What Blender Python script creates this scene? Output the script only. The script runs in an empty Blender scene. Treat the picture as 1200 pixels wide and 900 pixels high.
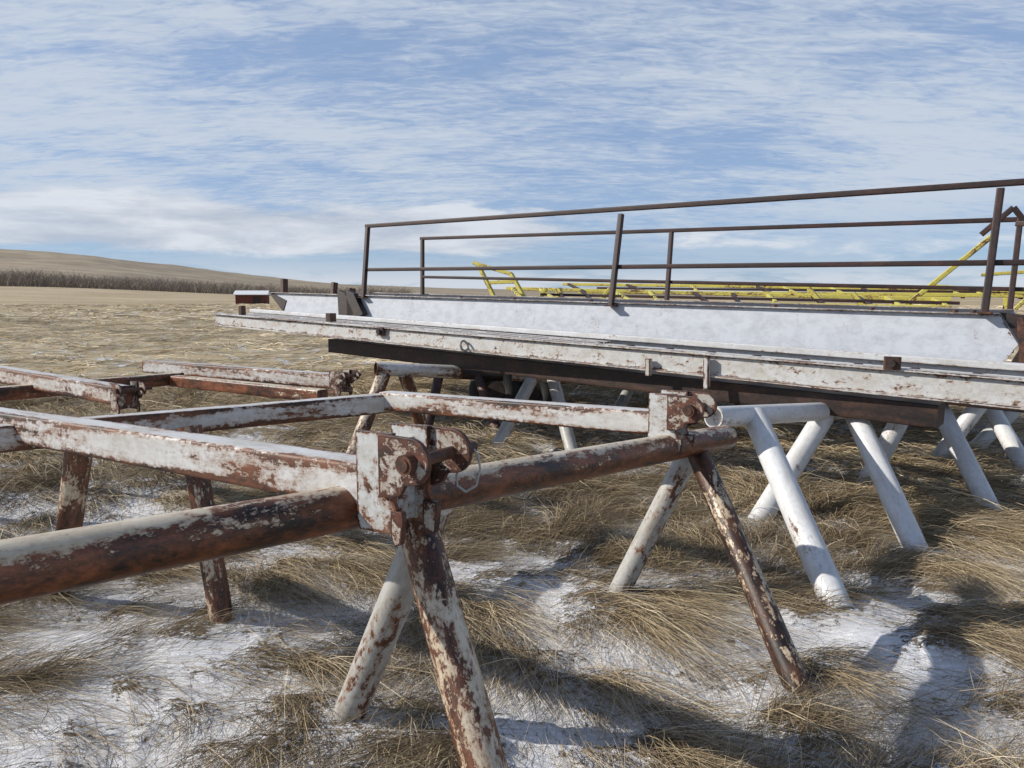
import bpy, math, random
import numpy as np
from mathutils import Vector as V
random.seed(4)
rng = np.random.default_rng(7)
SC = bpy.context.scene
COL = SC.collection
# ------------------------------------------------------------------ camera
F = 867.0; CH = 1.6; PITCH = math.radians(6.9)
cp, sp = math.cos(PITCH), math.sin(PITCH)
def P(px, py, t):
    v = (450-py)/F
    return V(((px-600)/F*t, (cp+sp*v)*t, CH+(-sp+cp*v)*t))
cam = bpy.data.cameras.new('camera'); cam.lens = 26.0; cam.sensor_width = 36
cam.clip_start = .05; cam.clip_end = 9000
co = bpy.data.objects.new('camera', cam); COL.objects.link(co)
co.location = (0, 0, CH); co.rotation_euler = (math.pi/2-PITCH, 0, 0)
SC.camera = co
SC.view_settings.view_transform = 'Standard'
B = V((.806, -.592, 0)).normalized()      # along the long beams, towards right front
C = V((.592, .806, 0)).normalized()       # across them, away from the viewer
Z = V((0, 0, 1))
# ------------------------------------------------------------------ noise
_R = rng.random((256, 256))
def vn(x, y, s=0):
    x = np.asarray(x, float)+s*17.31; y = np.asarray(y, float)+s*9.77
    ix = np.floor(x).astype(int); iy = np.floor(y).astype(int)
    fx = x-ix; fy = y-iy; fx = fx*fx*(3-2*fx); fy = fy*fy*(3-2*fy)
    a = _R[ix & 255, iy & 255]; b = _R[(ix+1) & 255, iy & 255]
    c = _R[ix & 255, (iy+1) & 255]; d = _R[(ix+1) & 255, (iy+1) & 255]
    return (a*(1-fx)+b*fx)*(1-fy)+(c*(1-fx)+d*fx)*fy
def fbm(x, y, o=4, s=0):
    r = 0; a = .5; n = 0
    for k in range(o):
        r = r+a*vn(x*2**k, y*2**k, s+k*3); n += a; a *= .55
    return r/n
def sstep(x, a, b):
    t = np.clip((x-a)/(b-a), 0, 1); return t*t*(3-2*t)
def leftfac(x, y):
    return 1-sstep(x/np.maximum(np.abs(y), .1), -.69, -.2)
def gpt(px, py):
    v = (450-py)/F; t = CH/(sp-cp*v); return P(px, py, t)
SPOTS = []
for px, py, w, s in [(60,600,.5,.4),(150,590,.45,.4),(330,600,.4,.35),(600,715,.3,.18),(560,650,.35,.22),(680,760,.3,.15),(1020,770,.35,.3),
                     (1120,830,.45,.34),(950,860,.3,.25),(700,880,.3,.18),(230,850,.25,.4),(40,890,.35,.5),(100,770,.35,.42),(20,640,.4,.4),(330,770,.2,.3),
                     (1060,690,.25,.36),(760,800,.25,.12),(340,690,.25,.4),(480,780,.25,.2),(640,640,.4,.12),(250,760,.2,.25),(150,700,.3,.3),
                     (820,800,.25,-.25),(1120,560,.9,-.35),(1050,640,.5,-.2),(190,780,.15,-.2),(620,560,.8,-.2),(880,640,.4,-.2),(430,870,.28,-.1),(1150,700,.3,-.25)]:
    q = gpt(px, py); SPOTS.append((q.x, q.y, w, s))
FEET = [(404,832),(945,812),(722,690),(261,724),(985,707),(887,606),(1078,641),(1012,566),(1165,597)]
FEET = [gpt(*p) for p in FEET]
def snowv(x, y):
    r = np.hypot(x, y)
    n = fbm(x*4.2, y*6.6, 5, 2)*3.4-1.7
    for (a, b, w, s) in SPOTS:
        n = n+s*np.exp(-((x-a)**2+(y-b)**2)/(2*w*w))
    n = n-.05-.25*sstep(r, 5.0, 8.0)-.35*sstep(r, 8, 16)
    return np.where(r > 90, -.9, n)
def gh(x, y):
    x = np.asarray(x, float); y = np.asarray(y, float)
    r = np.hypot(x, y)
    s = np.clip(snowv(x, y), -.5, .5)
    m = (fbm(x*2.2, y*2.2, 4, 5)-.5)*.14*(1-sstep(r, 25, 80))
    m = m-.035*s*(1-sstep(r, 12, 30))-.035
    for q in FEET: m = m*(1-.8*np.exp(-((x-q.x)**2+(y-q.y)**2)/.06))
    h = m+(fbm(x*.05, y*.05, 3, 8)-.5)*.8*sstep(r, 14, 60)*(1-sstep(r, 200, 400)) - .2*sstep(r, 20, 60)
    h = h+7.0*sstep(r, 140, 600)*leftfac(x, y)
    return h
# ------------------------------------------------------------------ mesh builder
class MB:
    def __init__(s):
        s.v = []; s.f = []; s.sm = []; s.lc = []; s.ed = []
        s.off = V((random.uniform(-40, 40), random.uniform(-40, 40), random.uniform(-40, 40)))
    def add(s, p, l, e=0.0):
        s.v.append(p); s.lc.append(l); s.ed.append(e)
    def sweep(s, p0, p1, prof, smooth=False, up=Z, inner=None, ed=None):
        a = (p1-p0); L = a.length; a = a/L
        side = a.cross(up)
        if side.length < 1e-4: side = a.cross(V((0, 1, 0)))
        side.normalize(); w = side.cross(a)
        o = V((random.uniform(-9, 9), 0, 0))+s.off
        n = len(prof); i0 = len(s.v); ed = ed or [0.0]*n
        nz = max(1, int(L/.5))
        st = [0, min(.03, L*.1)]+[L*k/nz for k in range(1, nz)]+[L-min(.03, L*.1), L]
        for z_ in st:
            q = p0+a*z_; ee = 1.0 if z_ in (0, L) else 0.0
            for (x, y), e in zip(prof, ed):
                s.add(q+side*x+w*y, V((z_, x, y))+o, max(e, ee))
        nk = len(st)-1
        for k in range(nk):
            for j in range(n):
                a0 = i0+k*n+j; b0 = i0+k*n+(j+1) % n
                s.f.append((a0, b0, b0+n, a0+n)); s.sm.append(smooth)
        for k, q, rev in ((0, p0, True), (nk, p1, False)):
            if inner:
                j0 = len(s.v); dep = a*(.08 if k == 0 else -.08)
                for (x, y) in prof: s.add(q+side*x*inner+w*y*inner, V((0, x, y))+o, 1)
                for (x, y) in prof: s.add(q+dep+side*x*inner+w*y*inner, V((0, x, y))+o, 1)
                e0 = i0+k*n
                for j in range(n):
                    jn = (j+1) % n
                    for (A, Bq) in ((e0, j0), (j0, j0+n)):
                        fc = (A+j, A+jn, Bq+jn, Bq+j)
                        s.f.append(fc[::-1] if rev else fc); s.sm.append(False)
                fc = tuple(j0+n+j for j in range(n)); s.f.append(fc[::-1] if rev else fc); s.sm.append(False)
            else:
                j0 = len(s.v)
                for (x, y) in prof: s.add(q+side*x+w*y, V((0, x, y))+o, .6)
                fc = tuple(j0+j for j in range(n)); s.f.append(fc[::-1] if rev else fc); s.sm.append(False)
        return s
    def tube(s, p0, p1, r, n=24, hollow=False):
        return s.sweep(p0, p1, [(r*math.cos(2*math.pi*k/n), r*math.sin(2*math.pi*k/n)) for k in range(n)], True, inner=.88 if hollow else None)
    def beam(s, p0, p1, w, h, cr=.012, up=Z, hollow=False):
        cr = min(cr, w*.3, h*.3); pr = []; ed = []
        ins = min(.02, w*.2, h*.2)
        for (sx, sy, a0) in ((1, 1, 0), (-1, 1, 90), (-1, -1, 180), (1, -1, 270)):
            cx, cy = sx*(w/2-cr), sy*(h/2-cr)
            pts = []
            for k in range(4):
                a = math.radians(a0+k*30); pts.append((cx+cr*math.cos(a), cy+cr*math.sin(a)))
            if a0 in (0, 180): pre = (sx*w/2, sy*(h/2-cr-ins)); post = (sx*(w/2-cr-ins), sy*h/2)
            else: pre = (sx*(w/2-cr-ins), sy*h/2); post = (sx*w/2, sy*(h/2-cr-ins))
            pr += [pre]+pts+[post]; ed += [0, .7, 1, 1, .7, 0]
        return s.sweep(p0, p1, pr, True, up, inner=.86 if hollow else None, ed=ed)
    def prism(s, pts, vec, ins=0):
        """extruded outline; ins > 0 adds an inset ring so that wear can follow the cut edge"""
        n = len(pts)
        nrm = V((0, 0, 0))
        for k in range(n): nrm += (pts[k]-pts[0]).cross(pts[(k+1) % n]-pts[0])
        if nrm.dot(vec) > 0: pts = pts[::-1]; nrm = -nrm
        nrm.normalize()
        i0 = len(s.v); o = s.off-pts[0]
        e = 1.0 if ins else 0.0
        for p in pts: s.add(p, p+o, e)
        for p in pts: s.add(p+vec, p+vec+o, e)
        for k in range(n):
            j = (k+1) % n
            s.f.append((i0+j, i0+k, i0+n+k, i0+n+j)); s.sm.append(False)
        if ins:
            ring = []
            for k in range(n):
                a = (pts[k]-pts[k-1]).normalized(); b_ = (pts[(k+1) % n]-pts[k]).normalized()
                na, nb = nrm.cross(a), nrm.cross(b_)
                m_ = na+nb; l2 = max(m_.length_squared, .3)
                ring.append(pts[k]+m_*(2*ins/l2))
            for off, base, rev in ((V((0, 0, 0)), i0, False), (vec, i0+n, True)):
                j0 = len(s.v)
                for p in ring: s.add(p+off, p+off+o, 0.0)
                for k in range(n):
                    j = (k+1) % n; fc = (base+k, base+j, j0+j, j0+k)
                    s.f.append(fc[::-1] if rev else fc); s.sm.append(False)
                fc = tuple(j0+k for k in range(n)); s.f.append(fc[::-1] if rev else fc); s.sm.append(False)
        else:
            s.f.append(tuple(i0+k for k in range(n))); s.sm.append(False)
            s.f.append(tuple(i0+n+k for k in range(n))[::-1]); s.sm.append(False)
        return s
    def path(s, pts, r, n=8):
        for a, b in zip(pts, pts[1:]): s.tube(a, b, r, n)
        return s
    def torus(s, c, axis, R, r, n=28, m=10, sc=1.0):
        axis = axis.normalized(); u = axis.cross(Z)
        if u.length < .01: u = V((1, 0, 0))
        u.normalize(); w = axis.cross(u); i0 = len(s.v)
        for k in range(n):
            A = 2*math.pi*k/n; d = u*math.cos(A)+w*math.sin(A)
            for j in range(m):
                q = 2*math.pi*j/m
                p = c+d*(R+r*math.cos(q))+axis*(r*sc*math.sin(q)); s.add(p, p-c+s.off)
        for k in range(n):
            for j in range(m):
                s.f.append((i0+k*m+j, i0+((k+1) % n)*m+j, i0+((k+1) % n)*m+(j+1) % m, i0+k*m+(j+1) % m)); s.sm.append(True)
        return s
    def build(s, name, mat, parent=None, bevel=0, origin=None):
        base = V((0, 0, 0))
        q = parent
        while q is not None: base = base+q.location; q = q.parent
        loc = V((0, 0, 0))
        if parent is None and origin is not None: loc = origin
        me = bpy.data.meshes.new(name)
        me.from_pydata([tuple(p-base-loc) for p in s.v], [], s.f)
        me.polygons.foreach_set('use_smooth', s.sm)
        at = me.attributes.new('lc', 'FLOAT_VECTOR', 'POINT')
        at.data.foreach_set('vector', [c for l in s.lc for c in l])
        at = me.attributes.new('edge', 'FLOAT', 'POINT')
        at.data.foreach_set('value', [float(e) for e in s.ed])
        me.materials.append(mat); me.update()
        o = bpy.data.objects.new(name, me); COL.objects.link(o)
        o.location = loc
        if parent is not None: o.parent = parent
        if bevel:
            m = o.modifiers.new('bevel', 'BEVEL'); m.width = bevel; m.segments = 2; m.limit_method = 'ANGLE'; m.angle_limit = math.radians(50)
        return o
def thing(name, label, cat, loc, group=None):
    o = bpy.data.objects.new(name, None); COL.objects.link(o); o.location = loc; o.empty_display_size = .2
    o['label'] = label; o['category'] = cat
    if group: o['group'] = group
    return o
def tag(o, label, cat, group=None):
    o['label'] = label; o['category'] = cat
    if group: o['group'] = group
    return o
# ------------------------------------------------------------------ materials
def nmat(name):
    m = bpy.data.materials.new(name); m.use_nodes = True; nt = m.node_tree; nt.nodes.clear()
    out = nt.nodes.new('ShaderNodeOutputMaterial'); b = nt.nodes.new('ShaderNodeBsdfPrincipled')
    nt.links.new(b.outputs[0], out.inputs[0]); return m, nt, b
def N(nt, t, **k):
    n = nt.nodes.new(t)
    for a, b in k.items(): setattr(n, a, b)
    return n
def noise(nt, vec, scale, detail=5, rough=.6, dist=0, dim='3D'):
    n = N(nt, 'ShaderNodeTexNoise'); n.noise_dimensions = dim; n.inputs['Scale'].default_value = scale; n.inputs['Detail'].default_value = detail
    n.inputs['Roughness'].default_value = rough; n.inputs['Distortion'].default_value = dist
    if vec is not None: nt.links.new(vec, n.inputs['Vector'])
    return n.outputs[0]
def ramp(nt, fac, stops, interp='LINEAR'):
    r = N(nt, 'ShaderNodeValToRGB'); r.color_ramp.interpolation = interp
    e = r.color_ramp.elements
    while len(e) < len(stops): e.new(.5)
    for k, (p, c) in enumerate(stops):
        e[k].position = p; e[k].color = (*c, 1) if len(c) == 3 else c
    nt.links.new(fac, r.inputs[0]); return r.outputs[0]
def math_(nt, op, a, b=None, clamp=False):
    n = N(nt, 'ShaderNodeMath', operation=op); n.use_clamp = clamp
    for i, x in enumerate((a, b)):
        if x is None: continue
        if isinstance(x, (int, float)): n.inputs[i].default_value = x
        else: nt.links.new(x, n.inputs[i])
    return n.outputs[0]
def mrange(nt, x, a, b, c=0, d=1):
    r = N(nt, 'ShaderNodeMapRange')
    for i_, v_ in enumerate((a, b, c, d)): r.inputs[i_+1].default_value = v_
    nt.links.new(x, r.inputs[0]); return r.outputs[0]
def mix(nt, fac, a, b, mode='MIX'):
    n = N(nt, 'ShaderNodeMix', data_type='RGBA', blend_type=mode)
    for i, x in ((0, fac), (6, a), (7, b)):
        if isinstance(x, (int, float)): n.inputs[i].default_value = x
        elif isinstance(x, tuple): n.inputs[i].default_value = (*x, 1)
        else: nt.links.new(x, n.inputs[i])
    return n.outputs[2]
def mapping(nt, vec, sc):
    m = N(nt, 'ShaderNodeMapping'); m.inputs['Scale'].default_value = sc; nt.links.new(vec, m.inputs[0]); return m.outputs[0]
def painted(name, paint=(.56, .56, .54), thr=.5, scale=2.4, stain=.8, rust_a=(.012, .008, .007), rust_b=(.19, .068, .028), dirt=(.33, .28, .21), streak=(1, 3.4, 3.4), fine=.38, edge=.022, ed=.1, under=.05, dirtw=.7, ochre=(.24, .11, .045), rough=.34, speck=.3, hw=.08, rpos=(.42, .5, .6), rr=.42):
    m, nt, b = nmat(name)
    lc = N(nt, 'ShaderNodeAttribute', attribute_name='lc').outputs['Vector']
    ea = N(nt, 'ShaderNodeAttribute', attribute_name='edge').outputs['Fac']
    nz = N(nt, 'ShaderNodeSeparateXYZ'); nt.links.new(N(nt, 'ShaderNodeNewGeometry').outputs['Normal'], nz.inputs[0])
    n1 = noise(nt, mapping(nt, lc, streak), scale, 6, .72, .3)
    n2 = noise(nt, mapping(nt, lc, (.9, 1.3, 1.3)), 30, 5, .78, .2)
    n3 = noise(nt, mapping(nt, lc, (.6, 1.8, 1.8)), 6, 5, .72)
    base = math_(nt, 'ADD', math_(nt, 'MULTIPLY', n1, 1-fine), math_(nt, 'MULTIPLY', n2, fine))
    base = math_(nt, 'ADD', base, math_(nt, 'MULTIPLY', ea, ed))
    base = math_(nt, 'SUBTRACT', base, math_(nt, 'MULTIPLY', nz.outputs[2], under))
    mask = mrange(nt, base, thr-edge*.4, thr+edge*.4)
    halo = mrange(nt, base, thr-hw, thr)
    pc = mix(nt, mrange(nt, n3, .42, .72, 0, dirtw), paint, dirt)
    pc = mix(nt, mrange(nt, n2, .42, .7, 0, speck), pc, tuple(c*.4 for c in paint))
    pc = mix(nt, math_(nt, 'MULTIPLY', math_(nt, 'MULTIPLY', halo, halo), stain), pc, ochre)
    rc = ramp(nt, math_(nt, 'ADD', math_(nt, 'MULTIPLY', n3, .6), math_(nt, 'MULTIPLY', n2, .4)), [(rpos[0], rust_a), (rpos[1], tuple(.4*(a+c) for a, c in zip(rust_a, rust_b))), (rpos[2], rust_b)])
    nt.links.new(mix(nt, mask, pc, rc), b.inputs['Base Color'])
    nt.links.new(math_(nt, 'ADD', mrange(nt, mask, 0, 1, rough, rr), math_(nt, 'MULTIPLY', n3, .25)), b.inputs['Roughness'])
    h = math_(nt, 'ADD', math_(nt, 'MULTIPLY', mask, -.8), math_(nt, 'MULTIPLY', n2, .5))
    bp = N(nt, 'ShaderNodeBump'); bp.inputs['Strength'].default_value = .5; bp.inputs['Distance'].default_value = .004
    nt.links.new(h, bp.inputs['Height']); nt.links.new(bp.outputs[0], b.inputs['Normal'])
    return m
M_near = painted('rusty_white_paint', thr=.56, paint=(.6, .6, .59), scale=2.0, ed=.13, hw=.11, streak=(.6, 4, 4))
M_pipe = painted('heavily_rusted_white_paint', thr=.435, paint=(.66, .58, .44), scale=2.0, under=.12, ed=0, dirt=(.33, .2, .1), streak=(.9, 4, 4), rough=.2, rr=.3, rust_b=(.24, .08, .033), edge=.03)
M_legr = painted('rust_blotched_paint', thr=.475, paint=(.6, .53, .41), scale=2.6, ed=0, dirt=(.3, .2, .11), rough=.25, rr=.35, rust_b=(.2, .07, .03))
M_legd = painted('dark_rust_leg_with_cream_flakes', thr=.455, paint=(.56, .49, .36), scale=3.2, ed=0, dirt=(.3, .2, .11), rough=.3, rr=.35, rust_b=(.1, .043, .022))
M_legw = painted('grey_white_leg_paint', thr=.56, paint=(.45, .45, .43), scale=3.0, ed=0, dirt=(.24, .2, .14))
M_white = painted('scratched_white_paint', thr=.62, paint=(.66, .67, .68), dirt=(.4, .37, .32), stain=.8, ed=.04, dirtw=.6)
M_girder = painted('girder_white_paint', thr=.635, paint=(.55, .58, .63), dirt=(.36, .38, .42), stain=.6, fine=.5, ed=.1, dirtw=.75, streak=(2.2, 1, .5), speck=.0)
M_chan = painted('scuffed_white_channel_paint', thr=.58, paint=(.52, .52, .51), scale=3.0, streak=(.5, 4, 4), fine=.4, ed=.13, rust_b=(.15, .062, .03))
M_rust = painted('red_brown_rust', thr=.2, rust_a=(.022, .012, .01), rust_b=(.14, .056, .03))
M_brown = painted('brown_beam_rust', thr=.1, rust_a=(.012, .008, .007), rust_b=(.065, .03, .019))
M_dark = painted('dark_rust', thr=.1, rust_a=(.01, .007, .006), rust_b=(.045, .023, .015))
M_rail = painted('dark_red_rail_rust', thr=.1, rust_a=(.015, .008, .008), rust_b=(.055, .02, .016))
M_brk = painted('bracket_paint', thr=.565, paint=(.55, .57, .57), scale=4.5, streak=(2, 2, 2), fine=.45, under=.02, ed=.13, hw=.1)
M_lug = painted('lug_paint', thr=.495, paint=(.46, .45, .42), scale=5, streak=(2, 2, 2), fine=.5, under=.0, rust_b=(.14, .05, .028), ed=.2)
M_yel = painted('dull_yellow_paint', thr=.58, paint=(.6, .53, .1), dirt=(.36, .31, .1), ed=.03)
def plain(name, col, rough=.8, var=.3, sc=8):
    m, nt, b = nmat(name)
    tc = N(nt, 'ShaderNodeTexCoord').outputs['Object']
    c = ramp(nt, noise(nt, tc, sc, 4), [(.3, tuple(x*(1-var) for x in col)), (.7, tuple(x*(1+var) for x in col))])
    nt.links.new(c, b.inputs['Base Color']); b.inputs['Roughness'].default_value = rough
    return m
M_tyre = plain('black_rubber', (.02, .02, .02), .7)
M_wire = plain('galvanised_wire', (.3, .3, .29), .4)
M_barnw = plain('pale_snowy_roof', (.75, .75, .75), .5, .05)
M_barnd = plain('dark_red_boards', (.13, .04, .03), .9)
# ------------------------------------------------------------------ ground
angs = np.concatenate([np.linspace(math.radians(-52), math.radians(52), 430), np.linspace(math.radians(55), math.radians(305), 90)])
rs = .3*1.0175**np.arange(0, 470); rs = rs[rs < 1000]
A, R = np.meshgrid(angs, rs)
X = np.sin(A)*R; Y = np.cos(A)*R
Zg = gh(X, Y); S = snowv(X, Y)
def gridmesh(name, X, Y, Zz, wrap):
    nr, na = X.shape
    co_ = np.stack([X, Y, Zz], -1).reshape(-1, 3)
    i = np.arange(nr-1)[:, None]; j = np.arange(na if wrap else na-1)[None, :]
    jn = (j+1) % na
    q = np.stack([i*na+j, i*na+jn, (i+1)*na+jn, (i+1)*na+j], -1).reshape(-1, 4)[:, ::-1]
    me = bpy.data.meshes.new(name)
    me.vertices.add(len(co_)); me.vertices.foreach_set('co', co_.ravel())
    me.loops.add(q.size); me.loops.foreach_set('vertex_index', q.ravel().astype(np.int32))
    me.polygons.add(len(q)); me.polygons.foreach_set('loop_start', np.arange(0, q.size, 4, dtype=np.int32))
    me.update(calc_edges=True); me.validate()
    me.polygons.foreach_set('use_smooth', np.ones(len(me.polygons), bool))
    o = bpy.data.objects.new(name, me); COL.objects.link(o); return o, me
g, gm = gridmesh('ground', X, Y, Zg, True); g['kind'] = 'structure'
at = gm.attributes.new('snow', 'FLOAT', 'POINT'); at.data.foreach_set('value', S.ravel().astype(np.float32))
m, nt, b = nmat('snowy_straw_ground')
geo = N(nt, 'ShaderNodeNewGeometry').outputs['Position']
sn = N(nt, 'ShaderNodeAttribute', attribute_name='snow').outputs['Fac']
d = N(nt, 'ShaderNodeVectorMath', operation='LENGTH'); nt.links.new(geo, d.inputs[0]); dist = d.outputs['Value']
nf = noise(nt, mapping(nt, geo, (.8, 1.6, 1)), 24, 5, .85, .8)
sv = math_(nt, 'ADD', sn, math_(nt, 'MULTIPLY', math_(nt, 'SUBTRACT', nf, .5), 5.5))
smask = mrange(nt, sv, -.25, -.05)
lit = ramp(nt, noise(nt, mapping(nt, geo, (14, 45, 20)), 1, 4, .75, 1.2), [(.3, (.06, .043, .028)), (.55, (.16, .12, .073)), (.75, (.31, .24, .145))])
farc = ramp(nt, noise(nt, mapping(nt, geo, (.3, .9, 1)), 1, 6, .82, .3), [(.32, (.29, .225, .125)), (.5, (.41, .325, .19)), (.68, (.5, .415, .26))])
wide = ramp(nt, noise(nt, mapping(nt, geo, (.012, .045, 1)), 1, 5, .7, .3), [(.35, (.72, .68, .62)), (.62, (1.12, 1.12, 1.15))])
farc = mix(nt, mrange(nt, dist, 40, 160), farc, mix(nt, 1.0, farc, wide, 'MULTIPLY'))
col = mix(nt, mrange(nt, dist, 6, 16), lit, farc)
snc = ramp(nt, noise(nt, geo, 6, 4, .7), [(.3, (.74, .76, .79)), (.7, (.88, .88, .89))])
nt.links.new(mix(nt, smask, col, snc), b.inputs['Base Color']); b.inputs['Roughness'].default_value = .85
bp = N(nt, 'ShaderNodeBump'); bp.inputs['Strength'].default_value = .8; bp.inputs['Distance'].default_value = .025
nt.links.new(math_(nt, 'ADD', nf, math_(nt, 'MULTIPLY', smask, .3)), bp.inputs['Height']); nt.links.new(bp.outputs[0], b.inputs['Normal'])
gm.materials.append(m)
# hills
angs = np.concatenate([np.linspace(math.radians(-60), math.radians(60), 420)])
rs = np.concatenate([np.linspace(640, 2600, 60), np.linspace(2700, 3600, 6)])
A, R = np.meshgrid(angs, rs); X = np.sin(A)*R; Y = np.cos(A)*R
pxs = 600+F*np.tan(A)
crest = np.interp(pxs, [-900, -300, 0, 60, 120, 190, 260, 330, 400, 520, 700, 900, 1200, 2000], [.06, .054, .048, .046, .043, .036, .029, .022, .016, .011, .007, .004, .005, .008])
prof = sstep(R, 700, 2600)**.8*np.where(R > 2600, np.clip(1-(R-2600)/3000, 0, 1), 1)
Zh = -2+9*leftfac(X, Y)*.8+(crest*2600-5)*prof + (fbm(X*.004, Y*.004, 5, 4)-.5)*26*sstep(R, 800, 1500)*np.clip(crest/.05, 0.05, 1)
h, hm = gridmesh('hills', X, Y, Zh, False); h['kind'] = 'structure'
m, nt, b = nmat('dry_hill_grass')
geo = N(nt, 'ShaderNodeNewGeometry').outputs['Position']
c = ramp(nt, noise(nt, mapping(nt, geo, (.008, .016, .03)), 1, 7, .75, .4), [(.33, (.14, .105, .062)), (.5, (.27, .205, .12)), (.68, (.4, .32, .2))])
nt.links.new(mix(nt, .06, c, (.35, .42, .52)), b.inputs['Base Color']); b.inputs['Roughness'].default_value = .95  # slight blue distance haze mixed into the grass colour
hm.materials.append(m)
# ------------------------------------------------------------------ grass (ribbons)
def ribbons(name, roots, dirs, L, H, W, arch, tint, nseg=4, dark=.4):
    n = len(roots); s = np.linspace(0, 1, nseg+1)[None, :]
    L = L[:, None]; H = H[:, None]; ar = arch[:, None]
    out = L*(s**1.15)
    zz = H*((1-ar)*np.sin(s*1.35)/np.sin(1.35)+ar*(np.sin(np.pi*np.power(s, .7))*.95+.08*s))
    wob = (rng.random((n, 1))-.5)*.8*L*s*s
    dx, dy = dirs[:, :1], dirs[:, 1:]
    px = roots[:, :1]+dx*out-dy*wob; py = roots[:, 1:2]+dy*out+dx*wob; pz = roots[:, 2:3]+zz
    ro = rng.random((n, 1))*np.pi
    wx = -dy*np.cos(ro); wy = dx*np.cos(ro); wz = np.sin(ro)
    w = W[:, None]*(1-.8*s)*.5
    v = np.stack([np.stack([px-wx*w, py-wy*w, pz-wz*w], -1), np.stack([px+wx*w, py+wy*w, pz+wz*w], -1)], 2).reshape(-1, 3)
    k = (nseg+1)*2
    base = (np.arange(n)*k)[:, None]; j = (np.arange(nseg)*2)[None, :]
    q = np.stack([base+j, base+j+1, base+j+3, base+j+2], -1).reshape(-1, 4)
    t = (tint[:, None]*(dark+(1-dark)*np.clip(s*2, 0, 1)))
    t = np.repeat(t[:, :, None], 2, 2).reshape(-1)
    return v, q, t
def flow(x, y):
    return (fbm(x*.5, y*.5, 3, 20)-.5)*6.0-.25
def patch(ncl, rmin, rmax, per, lr, hr, w, spread, keepthr=.0, ang=46, tm=.55):
    a = np.radians(rng.uniform(-ang, ang, ncl*5)); r = np.sqrt(rng.random(ncl*5)*(rmax**2-rmin**2)+rmin**2)
    x = np.sin(a)*r; y = np.cos(a)*r
    sn = snowv(x, y)+.16*rng.normal(size=len(x))
    ok = sn < keepthr
    for q in FEET: ok &= (x-q.x)**2+(y-q.y)**2 > .03
    x, y, sn = x[ok], y[ok], sn[ok]
    k_ = int(ncl*min(1, len(x)/(ncl*5)*1.6)); x, y, sn = x[:k_], y[:k_], sn[:k_]
    n = len(x); dens = np.clip(.5-sn*1.0, .15, 1.1)
    cnt = np.maximum(3, (per*dens*rng.uniform(.3, 1.6, n))).astype(int)
    idx = np.repeat(np.arange(n), cnt); m_ = len(idx)
    csz = rng.uniform(.5, 1.3, n)*np.clip(1-sn, .65, 1.2)
    fa = flow(x, y)+rng.normal(size=n)*.3
    rx = x[idx]+rng.normal(size=m_)*spread; ry = y[idx]+rng.normal(size=m_)*spread
    rz = gh(rx, ry)-.008
    th = fa[idx]+rng.normal(size=m_)*.34
    Lq = rng.uniform(*lr, m_)*csz[idx]; Hq = rng.uniform(*hr, m_)*csz[idx]
    ar = np.where(rng.random(m_) < .9, rng.uniform(.65, 1, m_), rng.uniform(0, .4, m_))
    up = ar < .5; Hq = np.where(up, Hq*1.8, Hq); Lq = np.where(up, Lq*.6, Lq)
    ti = np.clip(rng.normal(tm, .2, m_)+(rng.random(n)[idx]-.5)*.4, 0.02, 1)
    return np.stack([rx, ry, rz], -1), np.stack([np.cos(th), np.sin(th)], -1), Lq, Hq, np.full(m_, w)*rng.uniform(.6, 1.4, m_), ar, ti
def mkribbon(name, mat, parts, nseg=4, darks=None):
    vs, qs, ts = [], [], []; o0 = 0
    for i_, p in enumerate(parts):
        v, q, t = ribbons(name, *p, nseg=nseg, dark=darks[i_] if darks else .4)
        vs.append(v); qs.append(q+o0); ts.append(t); o0 += len(v)
    v = np.concatenate(vs); q = np.concatenate(qs); t = np.concatenate(ts)
    me = bpy.data.meshes.new(name)
    me.vertices.add(len(v)); me.vertices.foreach_set('co', v.ravel().astype(np.float32))
    me.loops.add(q.size); me.loops.foreach_set('vertex_index', q.ravel().astype(np.int32))
    me.polygons.add(len(q)); me.polygons.foreach_set('loop_start', np.arange(0, q.size, 4, dtype=np.int32))
    me.update(calc_edges=True)
    me.polygons.foreach_set('use_smooth', np.ones(len(me.polygons), bool))
    a = me.attributes.new('tint', 'FLOAT', 'POINT'); a.data.foreach_set('value', t.astype(np.float32))
    me.materials.append(mat)
    o = bpy.data.objects.new(name, me); COL.objects.link(o)
    return o
def grassmat(name, stops):
    m = bpy.data.materials.new(name); m.use_nodes = True; nt = m.node_tree; nt.nodes.clear()
    out = nt.nodes.new('ShaderNodeOutputMaterial'); b = nt.nodes.new('ShaderNodeBsdfDiffuse')
    a = N(nt, 'ShaderNodeAttribute', attribute_name='tint').outputs['Fac']
    c = ramp(nt, a, stops); nt.links.new(c, b.inputs[0]); nt.links.new(b.outputs[0], out.inputs[0])
    return m
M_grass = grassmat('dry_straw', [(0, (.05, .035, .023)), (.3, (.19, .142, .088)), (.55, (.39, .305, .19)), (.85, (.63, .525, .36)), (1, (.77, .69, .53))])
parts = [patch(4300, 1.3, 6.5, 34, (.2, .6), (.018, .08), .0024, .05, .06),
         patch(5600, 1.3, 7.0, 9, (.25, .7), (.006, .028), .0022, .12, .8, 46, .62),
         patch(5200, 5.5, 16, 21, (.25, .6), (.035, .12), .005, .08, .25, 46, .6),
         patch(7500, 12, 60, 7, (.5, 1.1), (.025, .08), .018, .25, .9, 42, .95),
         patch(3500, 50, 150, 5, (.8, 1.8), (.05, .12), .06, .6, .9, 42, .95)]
gr = mkribbon('dry_grass', M_grass, parts, darks=[.35, .5, .4, .7, .75]); gr['kind'] = 'stuff'; gr['label'] = 'wind-flattened dry straw-coloured grass over patchy snow'; gr['category'] = 'grass'
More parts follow.
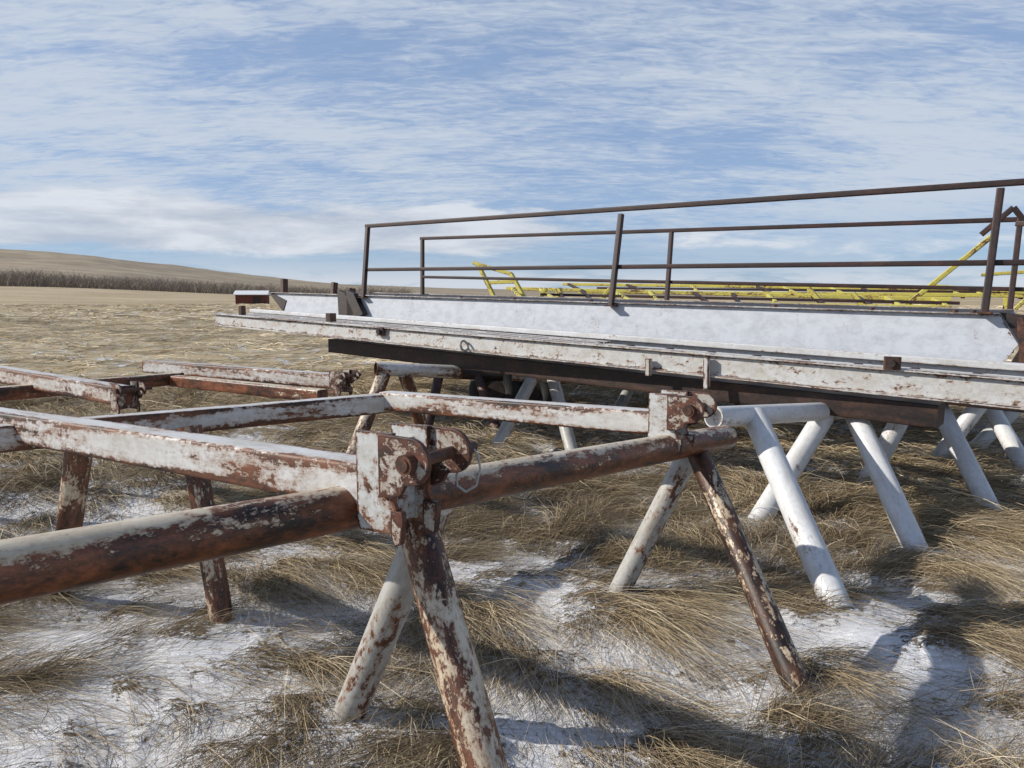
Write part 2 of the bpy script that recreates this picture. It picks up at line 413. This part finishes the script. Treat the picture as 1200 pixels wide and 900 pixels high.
# far wood
M_wood = grassmat('bare_brush', [(0, (.14, .115, .095)), (.6, (.24, .205, .17)), (1, (.34, .295, .25))])
n = 36000
pxw = rng.uniform(-700, 480, n); az = np.arctan((pxw-600)/F); r = rng.uniform(540, 740, n)
x = np.sin(az)*r; y = np.cos(az)*r
k = np.clip((430-pxw)/430, 0, 1.1)
hh = (9+3*k)*(.3+1.1*fbm(pxw*.09, r*.03, 4, 3))*rng.uniform(.3, 1.0, n)**.8
roots = np.stack([x, y, gh(x, y)-.5+(r-560)/140*4*k], -1); th = rng.uniform(0, 6.28, n)
w = mkribbon('leafless_wood', M_wood, [(roots, np.stack([np.cos(th), np.sin(th)], -1), rng.uniform(2, 9, n), hh, rng.uniform(.15, .5, n), np.zeros(n), rng.uniform(.2, 1, n))], 3)
w['kind'] = 'stuff'; w['label'] = 'far grey-brown belt of leafless trees at the foot of the hill'; w['category'] = 'wood'
# shed
q = P(296, 353, 135); q.z = float(gh(q.x, q.y))
sh = thing('shed', 'low far-off dark red shed with a pale roof in the field', 'shed', q)
dx = V((1, .15, 0)).normalized(); dy = V((-.15, 1, 0)).normalized()
MB().prism([q-dx*2.7-dy*1.5-Z*.4, q+dx*2.7-dy*1.5-Z*.4, q+dx*2.7+dy*1.5-Z*.4, q-dx*2.7+dy*1.5-Z*.4], Z*2.15).build('wall', M_barnd, sh)
e = [(-1.9, 1.7), (1.9, 1.7), (1.9, 1.8), (0, 2.5), (-1.9, 1.8)]
MB().prism([q-dx*3.0+dy*a+Z*c for a, c in e], dx*6.0).build('roof', M_barnw, sh)
MB().prism([q+dx*.4-dy*1.53+Z*z_+dx*x_ for x_, z_ in ((0, -.3), (1.2, -.3), (1.2, 1.4), (0, 1.4))], -dy*.05).build('door', M_dark, sh)
# ------------------------------------------------------------------ hinge bracket
def arcpts(cx, cy, r, a0, a1, n=10):
    return [(cx+r*math.cos(math.radians(a0+(a1-a0)*k/n)), cy+r*math.sin(math.radians(a0+(a1-a0)*k/n))) for k in range(n+1)]
def bracket(parent, o, b, c, sc=1.0, gap=.125, mat=None, ph=.125, clip=False, lug=None):
    """square plates welded either side of the beam end, thin round-nosed ears outside them, a pin across the gap"""
    mat = mat or M_brk
    def at(x, z_, off): return o+b*(x*sc)+Z*(z_*sc)+c*(off*sc)
    g2 = gap/2
    m_ = MB()
    for off in (-g2-.014, g2):
        pr = [(-.03, .15), (.11, .155), (.11, -.035), (.118, -.05), (.118, -ph+.01), (.09, -ph), (-.022, -ph-.004), (-.03, -ph+.008)]
        m_.prism([at(x, z_, off) for x, z_ in pr], c*(.014*sc), ins=.011*sc)
    m_.prism([at(x, z_, -g2) for x, z_ in ((.05, .12), (.06, .12), (.06, -ph+.01), (.05, -ph+.01))], c*(gap*sc))
    br = m_.build('hinge_bracket', mat, parent, .0015)
    R_ = .062; cx_, cz_ = .186, .09
    for off in (-g2-.0295, g2+.0155):
        pr = [(.07, cz_+R_), (.13, cz_+R_)]+arcpts(cx_, cz_, R_, 90, -90, 16)+[(.165, cz_-R_-.004), (.15, cz_-R_-.03), (.118, cz_-R_-.045), (.07, cz_-R_-.045)]
        l_ = MB().prism([at(x, z_, off) for x, z_ in pr], c*(.014*sc), ins=.009*sc)
        l_.build('lug', lug or M_lug, br, .0015)
    for off, a_, b_ in ((-g2-.0165, .1, .14), (g2-.012, .1, .15)):
        l_ = MB().prism([at(x, z_, off-.0008) for x, z_ in ((a_, -.055), (b_, -.055), (b_+.004, -.08), (b_-.006, -ph-.02), (a_+.012, -ph-.03), (a_, -ph))], c*(.018*sc), ins=.006*sc)
        l_.build('strap', M_lug, br, .0015)
    pc = at(cx_, cz_-.003, 0)
    pn = MB(); pn.tube(pc-c*((g2+.06)*sc), pc+c*((g2+.11)*sc), .0175*sc, 18)
    pin = pn.build('pin', M_rust, br, .002)
    MB().tube(pc-c*((g2+.056)*sc), pc-c*((g2+.031)*sc), .027*sc, 18).build('pin_head', M_rust, br, .002)
    if clip:
        w_ = MB(); q = pc+c*((g2+.085)*sc)
        pts = [q+V((0, 0, .02)), q+V((.03, 0, -.02)), q+V((.036, 0, -.06)), q+V((.024, 0, -.11)), q+V((-.006, 0, -.128)), q+V((-.03, 0, -.11)), q+V((-.032, 0, -.08)), q+V((-.01, .0, -.01))]
        w_.path(pts, .0036, 6); w_.build('pin_clip', M_wire, br)
    return br
def foot(px, py, t=None):
    q = gpt(px, py) if t is None else P(px, py, t)
    q.z = min(float(gh(q.x, q.y)), 0.0)-.05
    return q
# ------------------------------------------------------------------ near stand
r1 = P(450, 568, 2.1); r0 = P(-60, 486, 3.9)
near = thing('steel_stand', 'nearest stand of rusty white steel tube with two open hinge brackets on its pipe', 'steel stand', V((-.3, 2.6, 0)))
MB().beam(r0, r1, .115, .13, hollow=True).build('rail', M_near, near)
f1 = P(774, 495, 3.6); f0 = P(452, 469, 4.75)
MB().beam(f0, f1, .115, .115, hollow=True).build('rail', M_near, near)
MB().beam(P(462, 471, 4.8), P(-60, 519, 3.2), .11, .12).build('cross_tube', M_near, near)
p0 = P(-40, 678, 1.46); p1 = P(851, 512, 4.0)
MB().tube(p0, p1, .065, 36, hollow=True).build('cross_pipe', M_pipe, near)
b1 = (r1-r0).normalized(); bh = V((b1.x, b1.y, 0)).normalized(); ch = V((-bh.y, bh.x, 0))
bracket(near, r1+Z*.016, bh, ch, 1.0, .125, clip=True)
bracket(near, f1+V((0, 0, 0)), bh, ch, 1.0, .125, ph=.1)
def leg(parent, a, bq, r, mat, plate=False):
    o = MB().tube(a, bq, r, 28).build('leg', mat, parent)
    return o
A1 = P(486, 606, 2.24); A2 = P(565, 890, 1.93); d = (A2-A1); k = (A1.z+.06)/-d.z
leg(near, A1, A1+d*k, .06, M_legr)
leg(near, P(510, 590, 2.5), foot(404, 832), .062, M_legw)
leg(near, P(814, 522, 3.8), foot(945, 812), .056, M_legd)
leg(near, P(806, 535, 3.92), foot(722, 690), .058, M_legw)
leg(near, P(95, 508, 3.45), foot(68, 690), .06, M_legr)
leg(near, P(222, 500, 3.75), foot(261, 724), .058, M_legr)
# ------------------------------------------------------------------ rear stand
rear = thing('steel_stand', 'second rusty steel stand, just behind the nearest one at the left', 'steel stand', V((-2.6, 5.4, 0)))
q1 = P(147, 464, 4.6); q0 = P(-30, 433, 6.2); MB().beam(q0, q1, .11, .12).build('rail', M_near, rear)
s1 = P(400, 447, 5.5); s0 = P(173, 429, 6.7); MB().beam(s0, s1, .11, .11, hollow=True).build('rail', M_near, rear)
MB().beam(P(-40, 465, 5.05), P(212, 443, 6.3), .1, .1).build('cross_tube', M_pipe, rear)
MB().beam(P(205, 446, 6.2), P(378, 464, 5.25), .1, .09).build('brace_tube', M_pipe, rear)
for e_, d_ in ((q1, q1-q0), (s1, s1-s0)):
    dd = V((d_.x, d_.y, 0)).normalized(); cc = V((-dd.y, dd.x, 0))
    bracket(rear, e_-Z*.01-dd*.04, dd, cc, .62, .19, mat=M_lug)
leg(rear, P(-30, 464, 5.1), foot(-70, 600), .055, M_legr)
leg(rear, P(-60, 450, 6.0), foot(-60, 560), .055, M_legr)
# ------------------------------------------------------------------ catwalk
def TG(px): return 1/(.0893+(px-430)*8.87e-5)
def G_(px, py): return P(px, py, TG(px))
cw = thing('catwalk', 'long white steel girder walkway with rusty red-brown guard rails on both sides', 'walkway', V((1.2, 8.8, 0)))
W = 2.42
web = [G_(318, 343), G_(1172, 369), G_(1194, 404), G_(1172, 431), G_(410, 382), G_(332, 364)]
MB().prism(web, C*.09, ins=.03).build('girder', M_girder, cw, .004)
MB().prism([p+C*(W-.05) for p in web], C*.09).build('girder', M_girder, cw, .004)
tl, tr_ = G_(318, 343), G_(1172, 369); bl, br_ = G_(412, 383), G_(1172, 432)
for off in (0, W-.05):
    MB().beam(tl+C*(off+.03)+Z*.004, tr_+C*(off+.03)+Z*.004, .15, .012, .003).build('top_flange', M_chan, cw)
    MB().beam(bl+C*(off+.03)-Z*.004, br_+C*(off+.03)-Z*.004, .15, .014, .003).build('bottom_flange', M_dark, cw)
L = (tr_-tl)
for k in range(18):
    q = tl+L*((k+.7)/18.2); MB().beam(q+C*.13-Z*.06, q+C*(W-.08)-Z*.06, .06, .08).build('cross_member', M_rust, cw)
dk = MB(); dk.prism([tl+C*.15+L*.1, tr_+C*.15, tr_+C*(W-.12), tl+C*(W-.12)+L*.1], -Z*.012).build('deck', M_dark, cw)
MB().prism([G_(1172, 366), G_(1225, 372), G_(1225, 440), G_(1176, 438), G_(1197, 405)], C*.1).build('end_plate', M_dark, cw, .004)
MB().prism([G_(1192, 372)-C*.04, G_(1200, 372)-C*.04, G_(1204, 446)-C*.04, G_(1196, 446)-C*.04], C*.04).build('end_strip', M_rust, cw, .002)
MB().prism([G_(315, 341)-C*.012, G_(336, 352)-C*.012, G_(332, 365)-C*.012, G_(318, 346)-C*.012], C*.115).build('end_plate', M_dark, cw)  # dark plate stands in for the shadowed triangular opening at the tip
def railing(parent, T, posts, top, mid, nm_mat=M_rail):
    t_ = MB().beam(P(*top[0], T(top[0][0])), P(*top[1], T(top[1][0])), .055, .055, .008)
    t_ = t_.build('guard_rail', nm_mat, parent)
    MB().beam(P(*mid[0], T(mid[0][0])), P(*mid[1], T(mid[1][0])), .05, .05, .008).build('mid_rail', nm_mat, t_)
    for (a, bq) in posts:
        MB().beam(P(*a, T(a[0])), P(*bq, T(a[0])), .06, .06, .008, up=B).build('post', nm_mat, t_)
        q = P(*bq, T(a[0])); MB().beam(q-Z*.01, q+Z*.006, .12, .12, .004, up=B).build('base_plate', M_rust, t_)
def TF(px): return 1/(.0735+(px-495)*6.26e-5)
railing(cw, TG, [((431, 266), (426, 348)), ((728, 251), (716, 358)), ((1173, 221), (1154, 366))], [(429, 265), (1290, 207)], [(428, 316), (1290, 306.5)])
railing(cw, TF, [((495, 280), (495, 349)), ((787, 272), (781, 358)), ((1196, 256), (1183, 368))], [(493, 279.5), (1290, 254)], [(495, 324.5), (1290, 341)])
for a, bq in ((P(1188, 243, 7.8), P(1150, 275, 8.0)), (P(1188, 243, 7.8), P(1225, 290, 7.7)), (P(1192, 262, 7.8), P(1230, 262, 7.5))):
    MB().beam(a, bq, .055, .055, .006).build('end_brace', M_rail, cw)
for a, bq, s_ in (((330, 343), (330, 327), .1), ((388, 346), (389, 331), .09), ((408, 350), (408, 338), .12)):
    q = G_(*a); q2 = P(*bq, TG(a[0])); MB().beam(q+C*.05, q2+C*.05, s_, s_*.8, .006, up=B).build('stub_post', M_rust, cw, .004)
for px in (402, 412):
    MB().prism([G_(px, 340)-C*.12, G_(px+9, 344)-C*.12, G_(px+20, 368)-C*.12, G_(px+2, 379)-C*.12], C*.1).build('hinge_lug', M_dark, cw, .004)
for px in (462, 537, 600, 690, 906, 1020, 1118, 1140):
    q = G_(px, 344.5+(px-318)*.0305)+C*.05
    MB().tube(q, q+Z*.045, .03, 6).build('bolt', M_rust, cw)
# ------------------------------------------------------------------ lower platform
def TP(px): return 1/(.0980+(px-250)*1.21e-4)
def Q_(px, py): return P(px, py, TP(px))
pl = thing('platform_frame', 'long narrow scuffed white channel frame lying under the railed girder', 'platform', V((.6, 7, 0)))
PW = .62
ch_ = MB()
ch_.prism([Q_(250, 368.5)+C*.02, Q_(1290, 454)+C*.02, Q_(1290, 488)+C*.02, Q_(250, 380)+C*.02], C*.015, ins=.02)
chn = ch_.build('channel', M_chan, pl, .002)
MB().beam(Q_(250, 367.6)+C*.04, Q_(1290, 453.2)+C*.04, .11, .02, .004).build('flange', M_chan, chn)
MB().beam(Q_(250, 380.6)+C*.04, Q_(1290, 488.4)+C*.04, .11, .02, .004).build('flange', M_chan, chn)
ch2 = MB(); off = C*PW
ch2.prism([Q_(250, 367)+off, Q_(1290, 452)+off, Q_(1290, 485)+off, Q_(250, 380)+off], C*.02)
c2_ = ch2.build('channel', M_white, pl, .003)
MB().beam(Q_(250, 367.4)+off+Z*.03, Q_(1290, 452.6)+off+Z*.03, .1, .05, .004).build('flange', M_white, c2_)
L = Q_(1290, 460)-Q_(250, 370); st = Q_(250, 371)
for k in range(24):
    q = st+L*((k+.3)/24); MB().beam(q+C*.04-Z*.02, q+C*PW-Z*.02, .06, .07, .006).build('cross_member', M_rust, pl)
for k in range(3):
    o_ = C*(.14+.17*k); MB().beam(st+L*.02+o_+Z*.035, st+L*.62+o_+Z*.035, .11, .02, .004).build('deck_strip', M_chan, pl)
for px, y0, y1 in ((830, 418, 456), (762, 420, 440)):
    q = Q_(px, y1)-C*.03; MB().beam(q, P(px, y0, TP(px))-C*.03, .05, .045, .006, up=B).build('stub_post', M_chan, pl)
for px, py in ((447, 390), (1046, 428)):
    q = Q_(px, py)-C*.0; kb = MB().beam(q-C*.01-Z*.03, q-C*.01+Z*.06, .11, .04, .012, up=C).build('hinge_knuckle', M_rust, pl, .003)
    MB().tube(q-C*.06+Z*.015, q+Z*.015, .028, 14).build('pin', M_dark, kb)
MB().torus(Q_(546, 405)-C*.03, V((.6, -.5, .2)), .05, .012).build('shackle', M_wire, pl)
q = Q_(384, 377); MB().beam(q+C*.05, q+C*.05+Z*.1, .09, .09, .006, up=B).build('stub_post', M_rust, pl)
q = Q_(280, 369); MB().beam(q+C*.05, q+C*.05+Z*.12, .07, .07, .006, up=B).build('stub_post', M_rust, pl)
# ------------------------------------------------------------------ dark beams
def TD(px): return 1/(.1085+(px-385)*1.26e-4)
d0 = P(385, 405, TD(385)); d1 = P(1100, 489, TD(1100))
db = MB(); db.beam(d0+C*.14, d1+C*.14, .28, .165, .008)
tag(db.build('box_beam', M_brown, None, origin=V((.7, 7.2, .8))), 'dark brown rusty box beam carrying the white channel frame', 'steel beam')
db = MB(); db.beam(d0+C*1.5+(d1-d0)*.05, d1+C*1.5+(d1-d0)*.1, .25, .18, .008)  # added beam, a mass that blocks light under the walkway
tag(db.build('box_beam', M_dark, None, origin=V((1.6, 8.4, .8))), 'second dark box beam, added to block light behind the one under the channel frame', 'steel beam')
# ------------------------------------------------------------------ white trestles
def trestle(label, top, legs, r=.082, rt=.06, mat=M_white, mt=None):
    c = sum((l[1] for l in legs), V((0, 0, 0)))/len(legs); c.z = 0
    t = thing('pipe_trestle', label, 'trestle', c)
    MB().tube(top[0], top[1], rt, 28, hollow=True).build('top_pipe', mt or mat, t)
    for a, b_ in legs:
        leg(t, a, b_, r, mat)
    return t
trestle('clean white pipe trestle nearest the dark beam end, its leg on bare snow', (P(836, 489, 4.62), P(1040, 478, 6.3)),
        [(P(884, 487, 4.9), foot(985, 707)), (P(968, 484, 5.6), foot(887, 606))], r=.078, rt=.068)
trestle('white pipe trestle second from the snow-footed one, standing in thick grass', (P(980, 466, 5.6), P(1130, 462, 6.6)),
        [(P(993, 466, 5.65), foot(1078, 641)), (P(1070, 464, 6.2), foot(1012, 566))], r=.076)
trestle('white pipe trestle third along, just left of the right edge', (P(1075, 460, 6.4), P(1205, 457, 7.4)),
        [(P(1092, 460, 6.5), foot(1165, 597)), (P(1160, 459, 7.0), foot(1093, 540))], r=.074)
trestle('white pipe trestle cut by the right edge of the photo', (P(1140, 455, 7.4), P(1290, 456, 8.0)),
        [(P(1148, 455, 7.4), foot(1216, 562)), (P(1215, 455, 7.7), foot(1135, 522))], r=.074)
trestle('rust-blotched white pipe trestle behind the bend of the rear rail', (P(440, 432, 7.5), P(540, 436, 7.9)),
        [(P(450, 438, 7.55), foot(404, 545)), (P(474, 438, 7.6), foot(503, 520))], r=.07, rt=.07, mat=M_legr, mt=M_near)
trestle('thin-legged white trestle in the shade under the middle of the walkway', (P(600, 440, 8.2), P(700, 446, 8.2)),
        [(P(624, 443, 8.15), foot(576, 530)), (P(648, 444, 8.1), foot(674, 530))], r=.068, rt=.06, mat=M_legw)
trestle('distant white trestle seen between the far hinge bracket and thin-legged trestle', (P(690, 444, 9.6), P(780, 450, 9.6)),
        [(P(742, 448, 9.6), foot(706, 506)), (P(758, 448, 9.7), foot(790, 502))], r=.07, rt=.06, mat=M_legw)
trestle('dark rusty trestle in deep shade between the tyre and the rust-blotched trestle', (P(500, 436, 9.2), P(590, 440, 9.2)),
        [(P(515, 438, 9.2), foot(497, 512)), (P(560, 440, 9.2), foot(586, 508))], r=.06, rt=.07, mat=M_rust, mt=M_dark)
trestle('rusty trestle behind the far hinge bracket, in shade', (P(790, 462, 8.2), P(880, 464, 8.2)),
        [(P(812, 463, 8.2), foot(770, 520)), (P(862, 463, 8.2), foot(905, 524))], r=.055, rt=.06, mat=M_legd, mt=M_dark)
for px, lab in ((580, 'black tyred wheel in deep shade under the walkway, left one of the pair'), (622, 'black tyred wheel in deep shade under the walkway, right one of the pair')):
    q = P(px, 458, 9.5)
    ty = thing('wheel', lab, 'wheel', V((q.x, q.y, 0)))
    MB().torus(q, V((.3, 1, 0)), .24, .11, 36, 14, 1.0).build('tyre', M_tyre, ty)
    MB().tube(q-V((.02, .07, 0)), q+V((.02, .07, 0)), .15, 24).build('rim', M_dark, ty)
# ------------------------------------------------------------------ yellow frames
def TY(px): return 1/(.0685+(px-600)*4.4e-5)
def y_(px, py, k=1.0): return P(px, py, TY(px)*k)
def yframe(label, xa, ya_, xb, yb_, dy2, k1, k2, step, lean, w=.06, seed=1):
    rr = random.Random(seed)
    q = y_((xa+xb)/2, 350, k1)
    yl = thing('stacked_ladder', label, 'ladder', V((q.x, q.y, 0)))
    sl_ = (yb_-ya_)/(xb-xa)
    MB().beam(y_(xa, ya_, k1), y_(xb, yb_, k1), w, w, .008).build('side_tube', M_yel, yl)
    MB().beam(y_(xa+18, ya_+dy2, k2), y_(xb, yb_+dy2*.7, k2), w, w, .008).build('side_tube', M_yel, yl)
    MB().beam(y_(xa+40, ya_+dy2*.5, (k1+k2)/2), y_(xb+10, yb_+dy2*.3, (k1+k2)/2), w*.9, w*.7, .006).build('middle_tube', M_rail, yl)
    x_ = xa+6
    while x_ < xb-10:
        yy = ya_+(x_-xa)*sl_; ln = lean*rr.uniform(.5, 1.6)
        MB().beam(y_(x_, yy, k1), y_(x_+ln, yy+dy2, k2), w*.8, w*.8, .006).build('rung', M_yel if rr.random() < .7 else M_rail, yl)
        x_ += step*rr.uniform(.5, 1.6)
    for xq in (xa+60, xb-20):
        q = y_(xq, ya_+(xq-xa)*sl_, k1); MB().beam(q, V((q.x, q.y, -.3)), .08, .08, .008, up=B).build('leg', M_yel, yl)
    return yl
yl = yframe('long low yellow ladder frame with slanted rungs and a bent arm at its left end', 594, 338, 1115, 351, 14, 1.0, .88, 36, 18, w=.065, seed=3)
yframe('second yellow ladder frame, stacked just behind the first behind the railings', 660, 333, 1200, 340, 9, 1.3, 1.16, 50, 16, w=.07, seed=5)
for a, bq in (((555, 308), (599, 321)), ((599, 321), (622, 362)), ((560, 309), (586, 362)), ((574, 331), (606, 330)), ((640, 338), (626, 360)), ((655, 338), (664, 362)), ((948, 338), (972, 366)), ((1000, 344), (1018, 366)), ((715, 338), (700, 358))):
    MB().beam(y_(*a, .95), y_(*bq, .95), .068, .068, .008).build('brace', M_yel, yl)
yb = thing('yellow_boom', 'yellow tube boom slanting up behind the right end of the railings', 'steel arm', V((y_(1100, 350).x, y_(1100, 350).y, 0)))
MB().beam(y_(1166, 274), y_(1062, 358), .07, .07, .01).build('boom_tube', M_yel, yb)
for a, bq in (((1150, 322), (1270, 314)), ((1095, 335), (1230, 345)), ((1190, 362), (1225, 330))):
    MB().beam(y_(*a), y_(*bq), .05, .05, .01).build('brace', M_yel, yb)
q = y_(1110, 358); MB().beam(q, V((q.x, q.y, -.1)), .1, .1, .01, up=B).build('leg', M_yel, yb)
# ------------------------------------------------------------------ light and sky
S_ = V((-.97, -.02, math.tan(math.radians(30)))).normalized()
sl = bpy.data.lights.new('sun', 'SUN'); sl.energy = 5.0; sl.angle = math.radians(.5); sl.color = (1, .94, .85)
so = bpy.data.objects.new('sun', sl); COL.objects.link(so); so.rotation_euler = (-S_).to_track_quat('-Z', 'Y').to_euler()
wd = bpy.data.worlds.new('World'); SC.world = wd; wd.use_nodes = True; nt = wd.node_tree; nt.nodes.clear()
out = N(nt, 'ShaderNodeOutputWorld'); bg = N(nt, 'ShaderNodeBackground'); nt.links.new(bg.outputs[0], out.inputs[0])
sk = N(nt, 'ShaderNodeTexSky'); sk.sky_type = 'NISHITA'; sk.sun_disc = False; sk.sun_elevation = math.radians(30)
sk.sun_rotation = math.atan2(S_.x, S_.y); sk.altitude = 900; sk.dust_density = .6; sk.ozone_density = 2.0
tc = N(nt, 'ShaderNodeTexCoord').outputs['Generated']
sx = N(nt, 'ShaderNodeSeparateXYZ'); nt.links.new(tc, sx.inputs[0]); dx_, dy_, dz_ = sx.outputs
zc = math_(nt, 'ADD', math_(nt, 'MAXIMUM', dz_, 0.0), .16)
cb = N(nt, 'ShaderNodeCombineXYZ'); nt.links.new(math_(nt, 'DIVIDE', dx_, zc), cb.inputs[0]); nt.links.new(math_(nt, 'DIVIDE', dy_, zc), cb.inputs[1])
pv = cb.outputs[0]
def mapr(x, a, b_, c=0, d=1):
    r_ = N(nt, 'ShaderNodeMapRange'); r_.interpolation_type = 'SMOOTHSTEP'
    for i_, v_ in enumerate((a, b_, c, d)): r_.inputs[i_+1].default_value = v_
    nt.links.new(x, r_.inputs[0]); return r_.outputs[0]
def rotmap(vec, ang, sc):
    m_ = N(nt, 'ShaderNodeMapping'); m_.inputs['Rotation'].default_value = (0, 0, ang); m_.inputs['Scale'].default_value = sc; nt.links.new(vec, m_.inputs[0]); return m_.outputs[0]
big = noise(nt, rotmap(pv, .5, (.6, .8, 1)), 1, 3, .5, .3, '2D')
rip = noise(nt, rotmap(pv, -.6, (9, 30, 1)), 1.2, 3, .65, .5, '2D')
mid = noise(nt, rotmap(pv, .4, (1.9, 5.0, 1)), 1.3, 5, .64, .4, '2D')
s_ = math_(nt, 'ADD', math_(nt, 'MULTIPLY', big, .46), math_(nt, 'ADD', math_(nt, 'MULTIPLY', mid, .32), math_(nt, 'MULTIPLY', rip, .22)))
veil = mapr(s_, .38, .60, .25, 1)
az_ = math_(nt, 'ARCTAN2', dx_, dy_)
cb2 = N(nt, 'ShaderNodeCombineXYZ'); nt.links.new(math_(nt, 'MULTIPLY', az_, 4.0), cb2.inputs[0]); nt.links.new(math_(nt, 'MULTIPLY', dz_, 20.0), cb2.inputs[1])
bn = noise(nt, cb2.outputs[0], 1.3, 6, .62, .2, '2D')
bandc = math_(nt, 'MULTIPLY', mapr(dz_, .04, .065), mapr(dz_, .14, .09))
leftw = mapr(az_, .35, -.2, .3, 1)
bank = mapr(math_(nt, 'ADD', math_(nt, 'MULTIPLY', math_(nt, 'MULTIPLY', bandc, leftw), .55), bn), .66, .92)
lowb = math_(nt, 'MULTIPLY', mapr(dz_, .05, .012), mapr(bn, .36, .54))
clear = mapr(dz_, .02, .13, .35, 1)
cl = math_(nt, 'MULTIPLY', math_(nt, 'MULTIPLY', veil, clear), .88)
cl = math_(nt, 'MULTIPLY', cl, mapr(dz_, .42, .75, 1, .25))
skyc = mix(nt, 1.0, sk.outputs[0], (.82, .95, 1.18), 'MULTIPLY')
skyc = mix(nt, mapr(dz_, .4, .75, .5, 0), skyc, (2.2, 3.7, 6.4))
c1 = mix(nt, cl, skyc, (6.1, 6.75, 7.6))
c2 = mix(nt, math_(nt, 'MULTIPLY', lowb, .8), c1, (6.8, 7.2, 7.9))
bankc = ramp(nt, bn, [(.35, (.5, .55, .64)), (.62, (.76, .79, .84))])
bankc = mix(nt, 1.0, bankc, (10, 10, 10), 'MULTIPLY')
c3 = mix(nt, math_(nt, 'MULTIPLY', bank, .85), c2, bankc)
nt.links.new(c3, bg.inputs[0]); bg.inputs[1].default_value = .1
